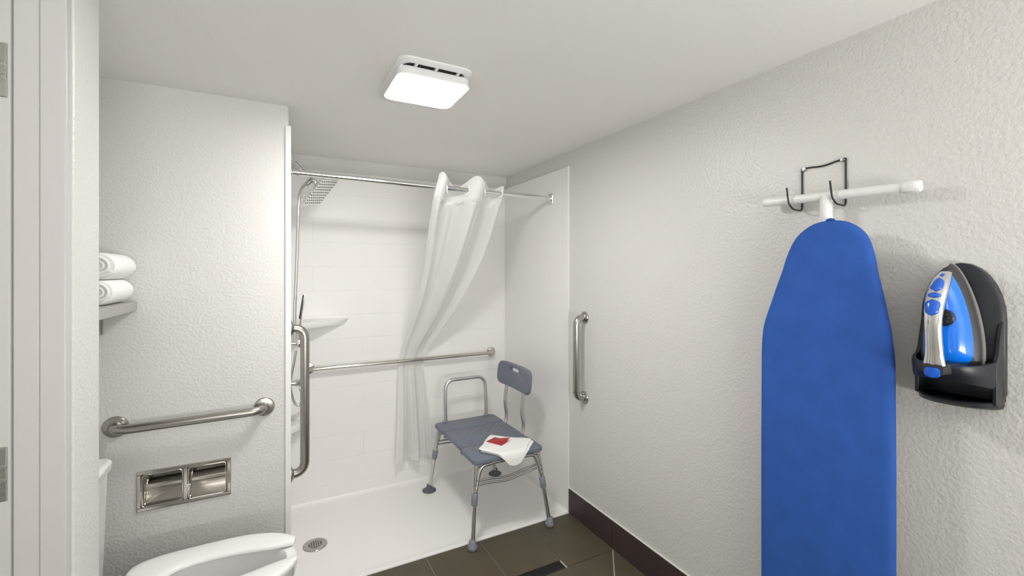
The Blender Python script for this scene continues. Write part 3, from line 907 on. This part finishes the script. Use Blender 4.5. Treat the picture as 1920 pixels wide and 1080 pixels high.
# ------------------------------------------------------------------ folded towel and red packet on the bench
def drape(x, y, z):
    s = (BY0 + 0.004) - y
    if s > 0:
        k = 0.035 * (1 - math.exp(-s / 0.035))
        y2 = BY0 + 0.004 - k
        return (x + 0.0 * s, y2 - 0.004, z - (s - k) * 0.95)
    return (x, y, z)
cn = [Vector((1.176, 2.512)), Vector((1.385, 2.335)), Vector((1.178, 2.105)), Vector((1.024, 2.338))]
def q2(u, v):
    return cn[0].lerp(cn[1], u).lerp(cn[3].lerp(cn[2], u), v)
tw = thing('folded_towel', (1.19, 2.36, BZ), 'folded white towel draped over the front of the grey bench', 'towel')
n = 28
for li, (zb, th, sc, dx, dy) in enumerate(((BZ + 0.0008, 0.0095, 1.0, 0.004, -0.004), (BZ + 0.0107, 0.0095, 0.97, -0.003, 0.003))):
    top, bot = [], []
    ctr = q2(0.5, 0.5)
    for i in range(n + 1):
        rt, rbm = [], []
        for j in range(n + 1):
            uu, vv = j / n, i / n
            e = min(uu, 1 - uu, vv, 1 - vv)
            rd = math.sqrt(max(0, 1 - (1 - min(e / 0.035, 1)) ** 2))
            k_ = max(0.0, uu + vv - 1.80)
            p = ctr + (q2(uu - k_ * 0.30, vv - k_ * 0.45) - ctr) * sc
            p = Vector((p.x + dx + 0.003 * math.sin(vv * 9 + li * 2) * (1 - min(e / 0.1, 1)), p.y + dy + 0.003 * math.sin(uu * 8 + li)))
            wv = 0.0022 * math.sin(uu * 7 + 1.3) * math.sin(vv * 6 + li)
            rt.append(drape(p.x, p.y, zb + th * 0.5 + (th * 0.5 + wv * 0.6) * rd))
            rbm.append(drape(p.x, p.y, zb + th * 0.5 * (1 - rd)))
        top.append(rt); bot.append(rbm)
    mb = MB()
    mb.rings(top, False, False, closed=False)
    mb.rings(bot, False, False, closed=False)
    mb.build('fold', 'towel', tw)
pk = thing('red_packet', (1.155, 2.40, BZ + 0.021), 'small shiny red packet lying on the folded white towel', 'packet')
pc = [Vector((1.108, 2.415)), Vector((1.182, 2.452)), Vector((1.240, 2.362)), Vector((1.158, 2.312))]
top, bot = [], []
for i in range(13):
    rt, rbm = [], []
    for j in range(13):
        uu, vv = j / 12, i / 12
        p = pc[0].lerp(pc[1], uu).lerp(pc[3].lerp(pc[2], uu), vv)
        e = min(uu, 1 - uu, vv, 1 - vv)
        z = BZ + 0.0215 + 0.016 * max(0, uu * vv * 1.6 - 0.5) ** 1.2 + 0.0012 * math.sin(uu * 10) * math.sin(vv * 8)
        rt.append((p.x, p.y, z + 0.0012 + 0.0035 * min(e / 0.3, 1)))
        rbm.append((p.x, p.y, z))
    top.append(rt); bot.append(rbm)
mb = MB()
mb.rings(top, False, False, closed=False); mb.rings(bot, False, False, closed=False)
for grid_ in ([[top[0][j], bot[0][j]] for j in range(13)], [[top[12][j], bot[12][j]] for j in range(13)], [[top[j][0], bot[j][0]] for j in range(13)], [[top[j][12], bot[j][12]] for j in range(13)]):
    mb.rings(grid_, False, False, closed=False)
mb.build('pouch', 'red', pk)

# ------------------------------------------------------------------ ironing board on its wall hook
ib = thing('ironing_board', (1.51, 0.778, 0.25), 'blue ironing board hanging on the wall by its white T-shaped leg', 'ironing board')
prof = [(1.648, 0.0), (1.646, 0.028), (1.636, 0.056), (1.614, 0.085), (1.585, 0.105), (1.54, 0.121), (1.49, 0.133), (1.43, 0.150), (1.38, 0.163), (1.33, 0.176), (1.29, 0.183), (1.23, 0.188), (1.12, 0.189), (0.9, 0.190), (0.6, 0.190), (0.40, 0.189), (0.30, 0.184), (0.275, 0.170), (0.268, 0.14), (0.265, 0.0)]
def yc_of(z): return 0.750 + 0.028 * min(1, max(0, (1.648 - z) / 0.35))
lft = catmull([(hw, z, 0) for z, hw in prof], 4)
outl = [(yc_of(p.y) + p.x, p.y) for p in lft] + [(yc_of(p.y) - p.x, p.y) for p in lft[::-1][1:-1]]
XB = 1.495
ctr = Vector((0.77, 0.95))
def ib_ring(x, s):
    out = []
    for a, b2 in outl:
        d = Vector((a, b2)) - ctr
        hw = 0.19
        k = s
        # shrink roughly evenly towards the axis
        yy = 0.77 + (a - 0.77) * (1 - k / 0.19)
        zz = 0.95 + (b2 - 0.95) * (1 - k / 0.69)
        out.append((x, yy, zz))
    return out
MB().rings([ib_ring(XB + 0.026, 0.012), ib_ring(XB + 0.025, 0.001), ib_ring(XB + 0.018, 0.0), ib_ring(XB + 0.010, 0.0), ib_ring(XB + 0.005, 0.003), ib_ring(XB + 0.001, 0.011), ib_ring(XB, 0.022)]).build('cover', 'blue_fabric', ib)
MB().rings([ib_ring(XB + 0.0262, 0.010), ib_ring(XB + 0.032, 0.012)]).build('tray', 'white_tube', ib)
# gathered hem of the cover at the nose
MB().tube([(XB + 0.018, 0.752 + 0.012 * math.cos(k * math.pi / 4), 1.646 + 0.007 * math.sin(k * math.pi / 4)) for k in range(5)], 0.004, 8).build('cover_gather', 'blue_fabric', ib)
XT, ZT = 1.553, 1.735
b0, b1 = Vector((XT, 0.982, 1.7385)), Vector((XT, 0.556, 1.7255))
MB().tube([b0, b1], 0.0145, 20).build('foot_bar', 'white_tube', ib)
dirb = (b1 - b0).normalized()
for p, d, ln, rr in ((b0, -1, 0.030, 0.0155), (b1, 1, 0.040, 0.0175)):
    a = p - dirb * d * (ln * 0.8)
    cp = MB().lathe(a, dirb * d, [(0.0150, 0), (rr, 0.003), (rr, ln * 0.85), (rr * 0.86, ln), (0.004, ln + 0.001)], 24).build('end_cap', 'white_plastic', ib)
    if d == 1:
        for k in range(6):
            an = R(200 + 16 * k)
            off = Vector((math.sin(an) * 0 - math.cos(R(k * 16 - 40)) * rr, 0, math.sin(R(k * 16 - 40)) * rr))
            MB().tube([a + dirb * 0.008 + off, a + dirb * 0.030 + off], 0.0012, 6).build('grip_rib', 'white_plastic', cp)
MB().tube([(XT, 0.784, 1.735), (XT, 0.782, 1.40), (XT, 0.780, 0.60)], 0.0175, 20).build('leg', 'white_tube', ib)
MB().tube([(XT + 0.004, 0.86, 1.20), (XT + 0.004, 0.86, 0.45)], 0.0115, 14).build('leg', 'white_tube', ib)
MB().tube([(XT + 0.004, 0.70, 1.20), (XT + 0.004, 0.70, 0.45)], 0.0115, 14).build('leg', 'white_tube', ib)
MB().tube([(XT + 0.004, 0.94, 0.45), (XT + 0.004, 0.62, 0.45)], 0.0125, 14).build('leg_foot', 'white_tube', ib)
MB().tube([(XB + 0.03, 0.70, 1.08), (XT, 0.70, 1.08), (XT, 0.86, 1.08), (XB + 0.03, 0.86, 1.08)], 0.006, 10).build('pivot', 'nickel', ib)

hk = thing('wall_hook', (XR, 0.823, 1.847), 'black bent-wire wall hook holding the ironing board', 'hook')
wr = 0.0028
YL, YRt = 0.885, 0.752
XW = XR - 0.0035
topw = [(XW, YL, 1.846), (XW, YL - 0.03, 1.8445), (XW, (YL + YRt) / 2, 1.842), (XW, YRt + 0.03, 1.848), (XW, YRt, 1.853)]
MB().tube(catmull(topw, 6), wr, 10).build('cross_wire', 'black_wire', hk)
for yy, zt in ((YL, 1.846), (YRt, 1.853)):
    p = round_path([(XW, yy, zt), (XW, yy, 1.7), (XT - 0.004, yy + 0.001, 1.703), (XT - 0.0225, yy + 0.004, 1.722), (XT - 0.026, yy + 0.008, 1.775)], 0.016, 7)
    MB().tube(p, wr, 10).build('hook_wire', 'black_wire', hk)
    sgn = 1 if yy < 0.8 else -1
    MB().lathe((XR, yy + 0.008 * sgn, zt - 0.004), (-1, 0, 0), [(0.0075, 0), (0.0075, 0.004), (0.006, 0.0065), (0.002, 0.0068)], 16).build('screw', 'nickel', hk)

# ------------------------------------------------------------------ iron in its wall holder
YH = 0.478
ho = thing('iron_holder', (XR, YH, 1.16), 'black plastic wall-mounted iron holder beside the ironing board', 'iron holder')
# back plate: arch outline
def arch(hw, zb, zt, rt, n=14):
    pts = [(YH + hw * 0.90, zb), ]
    pts = [(YH - hw * 0.92, zb), (YH + hw * 0.92, zb), (YH + hw, zb + 0.02), (YH + hw, zt - rt)]
    for k in range(1, n):
        a = R(180 * k / n)
        pts.append((YH + hw * math.cos(a), zt - rt + rt * math.sin(a)))
    pts += [(YH - hw, zt - rt), (YH - hw, zb + 0.02)]
    return pts
A0, A1 = arch(0.080, 1.165, 1.514, 0.145), arch(0.072, 1.17, 1.506, 0.140)
MB().rings([[(XR - 0.001, a, b2) for a, b2 in A0], [(XR - 0.020, a, b2) for a, b2 in A0], [(XR - 0.026, a, b2) for a, b2 in A1]]).build('back_plate', 'holder_black', ho)
# cup: U-shaped band, wall thickness, open above, hollow below
def cup_o(hw, depth, n=20, sq=0.72):
    pts = []
    for k in range(n + 1):
        a = math.pi * k / n
        c, s = math.cos(a), math.sin(a)
        pts.append((YH + hw * math.copysign(abs(c) ** sq, c), XR - 0.012 - depth * abs(s) ** sq))
    return pts
def cup_ring(hw, depth, z, slope=0.0):  # slope: how much the ring rises away from the wall
    return [(x, y, z + slope * (XR - x)) for y, x in cup_o(hw, depth)]
mb = MB()
# slope makes the rim drop towards the front
o = [cup_ring(0.070, 0.124, 1.196, 0.20), cup_ring(0.077, 0.130, 1.190, 0.22), cup_ring(0.079, 0.138, 1.200, 0.20), cup_ring(0.080, 0.146, 1.272, -0.12), cup_ring(0.079, 0.145, 1.279, -0.12), cup_ring(0.072, 0.136, 1.279, -0.12), cup_ring(0.070, 0.128, 1.238, -0.05)]
mb.rings(o, False, True)
mb.build('cup', 'holder_black', ho)
# flared side wings joining the cup to the back plate
for sg in (1, -1):
    mb = MB()
    yo, yi = YH + sg * 0.0785, YH + sg * 0.070
    pr_ = [(XR - 0.002, 1.166), (XR - 0.050, 1.160), (XR - 0.066, 1.166), (XR - 0.066, 1.268), (XR - 0.050, 1.290), (XR - 0.040, 1.325), (XR - 0.027, 1.362), (XR - 0.012, 1.382), (XR - 0.002, 1.386)]
    mb.rings([[(x, yo, z) for x, z in pr_], [(x, yi, z) for x, z in pr_]])
    mb.build('side_wing', 'holder_black', ho, bevel=0.002)
# lower cord tray: rounded shell, open at the front
mb = MB()
def tray_ring(hw, depth, z): return [(x, y, z) for y, x in cup_o(hw, depth, sq=0.9)]
mb.rings([tray_ring(0.076, 0.070, 1.150), tray_ring(0.078, 0.104, 1.157), tray_ring(0.078, 0.116, 1.170), tray_ring(0.072, 0.110, 1.172), tray_ring(0.066, 0.090, 1.158)], True, True)
mb.build('cord_tray', 'holder_black', ho)

YI = 0.480
ir = thing('clothes_iron', (XR - 0.08, YI, 1.235), 'blue and silver clothes iron standing nose-up in the black holder', 'iron')
ZN, ZH = 1.512, 1.236     # nose and heel
def iron_out(hwmax, zn, zh, n=22, pw=0.62):
    """pointed plan outline: heel at the bottom, nose at the top"""
    L = zn - zh
    right = []
    for k in range(n + 1):
        t = k / n                      # 0 nose .. 1 heel
        tt = min(t / 0.80, 1)
        w_ = hwmax * (1 - (1 - tt) ** 1.75) ** 0.75
        if t > 0.86: w_ *= math.sqrt(max(0.0, 1 - ((t - 0.86) / 0.14) ** 2 * 0.72))
        right.append((w_, zn - L * t))
    return [(w_, z) for w_, z in right] + [(-w_, z) for w_, z in right[::-1]]
TILT = 0.06  # the iron leans with its nose to the wall
def ip(a, b2, x): return (x + TILT * (b2 - ZH) * 0.3, YI + a, b2)
def iron_body(name, spec, m, parent=ir):
    mb = MB()
    mb.rings([[ip(a, b2, x) for a, b2 in iron_out(hw, zn, zh)] for x, hw, zn, zh in spec])
    return mb.build(name, m, parent)
XI = XR - 0.066
iron_body('soleplate', [(XI + 0.004, 0.0605, ZN + 0.001, ZH), (XI, 0.0615, ZN + 0.002, ZH - 0.001)], 'sole_metal')
iron_body('skirt', [(XI - 0.0002, 0.0565, ZN - 0.001, ZH), (XI - 0.016, 0.0575, ZN, ZH - 0.001), (XI - 0.024, 0.055, ZN - 0.004, ZH + 0.002), (XI - 0.032, 0.046, ZN - 0.018, ZH + 0.010)], 'iron_dark')
iron_body('water_tank', [(XI - 0.0275, 0.0488, ZN - 0.017, ZH + 0.014), (XI - 0.036, 0.0465, ZN - 0.020, ZH + 0.017), (XI - 0.048, 0.040, ZN - 0.030, ZH + 0.024), (XI - 0.058, 0.030, ZN - 0.045, ZH + 0.035), (XI - 0.063, 0.018, ZN - 0.065, ZH + 0.05)], 'iron_blue')
# dial under the handle
dl = MB().lathe(ip(-0.004, 1.376, XI - 0.062), (-1, 0, 0), [(0.021, 0), (0.021, 0.006), (0.018, 0.009), (0.012, 0.0095)], 28).build('dial', 'black', ir)
for k in range(8):
    an = k * math.pi / 4
    MB().box(*[q for q in (XI - 0.0722, XI - 0.0712)], YI - 0.004 + 0.0125 * math.cos(an) - 0.0012, YI - 0.004 + 0.0125 * math.cos(an) + 0.0012, 1.376 + 0.0125 * math.sin(an) - 0.0012, 1.376 + 0.0125 * math.sin(an) + 0.0012).build('dial_mark', 'cup_grey', dl)
# handle: a bar that starts at the nose, rises over the dial and comes down at the heel
hpth = [Vector((XI - 0.038, YI, 1.487)), Vector((XI - 0.060, YI, 1.470)), Vector((XI - 0.088, YI, 1.440)), Vector((XI - 0.106, YI, 1.405)), Vector((XI - 0.112, YI, 1.370)), Vector((XI - 0.110, YI, 1.330)), Vector((XI - 0.106, YI, 1.290)), Vector((XI - 0.104, YI, 1.262))]
wds = [0.012, 0.017, 0.020, 0.019, 0.017, 0.0165, 0.018, 0.022]
ths = [0.006, 0.010, 0.011, 0.012, 0.012, 0.012, 0.012, 0.012]
cp_ = catmull([tuple(p) for p in hpth], 5)
cw = catmull([(a, b2, 0) for a, b2 in zip(wds, ths)], 5)
rg = []
HN = []
for i, p in enumerate(cp_):
    t = (cp_[min(i + 1, len(cp_) - 1)] - cp_[max(i - 1, 0)]).normalized()
    nrm = Vector((0, 1, 0)).cross(t).normalized()
    if nrm.x > 0: nrm = -nrm
    HN.append(nrm)
    a_, b_ = cw[i].x, cw[i].y
    rg.append([p + Vector((0, 1, 0)) * (a_ * math.copysign(abs(math.cos(q)) ** 0.75, math.cos(q))) + nrm * (b_ * math.copysign(abs(math.sin(q)) ** 0.75, math.sin(q))) for q in [2 * math.pi * k / 24 for k in range(24)]])
hdl = MB().rings(rg).build('handle', 'iron_silver', ir)
def on_handle(name, i0, i1, w0, w1, m, h=0.004, cap=None):
    mb = MB()
    rr = []
    K = 10
    for k in range(K + 1):
        t = k / K
        f = i0 + (i1 - i0) * t
        i = min(int(f), len(cp_) - 2)
        p = cp_[i].lerp(cp_[i + 1], f - i)
        n_ = HN[i]
        wdt = (w0 + (w1 - w0) * t) * math.sqrt(max(0.02, 1 - (2 * t - 1) ** 4))
        th_ = cw[i].lerp(cw[i + 1], f - i).y
        rr.append([p + Vector((0, wdt * math.cos(q), 0)) + n_ * (th_ - 0.003 + (h + 0.003) * math.sin(q)) for q in [math.pi * z_ / 10 for z_ in range(11)]])
    mb.rings(rr, True, True, closed=False)
    return mb.build(name, m, hdl)
on_handle('spray_nozzle', 3.0, 4.4, 0.0055, 0.0055, 'iron_button', 0.003)
on_handle('steam_button', 6.0, 10.4, 0.010, 0.014, 'iron_button', 0.006)
on_handle('slider', 11.2, 12.6, 0.013, 0.013, 'iron_button', 0.005)
on_handle('thumb_rest', 13.4, 18.4, 0.0165, 0.012, 'iron_button', 0.005)
# heel post from the handle back to the body, with the blue cord cap
mb = MB()
mb.rings([[(x, YI + a, z) for a, z in rrect(-hw, hw, 1.238, 1.264, 0.008, 4)] for x, hw in ((XI - 0.02, 0.040), (XI - 0.06, 0.032), (XI - 0.100, 0.024), (XI - 0.116, 0.020))])
mb.build('heel_post', 'iron_dark', ir)
mb = MB()
mb.rings([[(x, YI + a, z) for a, z in rrect(-hw, hw, 1.232, 1.256, 0.008, 4)] for x, hw in ((XI - 0.1165, 0.015), (XI - 0.121, 0.014), (XI - 0.123, 0.010))])
mb.build('cord_cap', 'iron_button', ir)
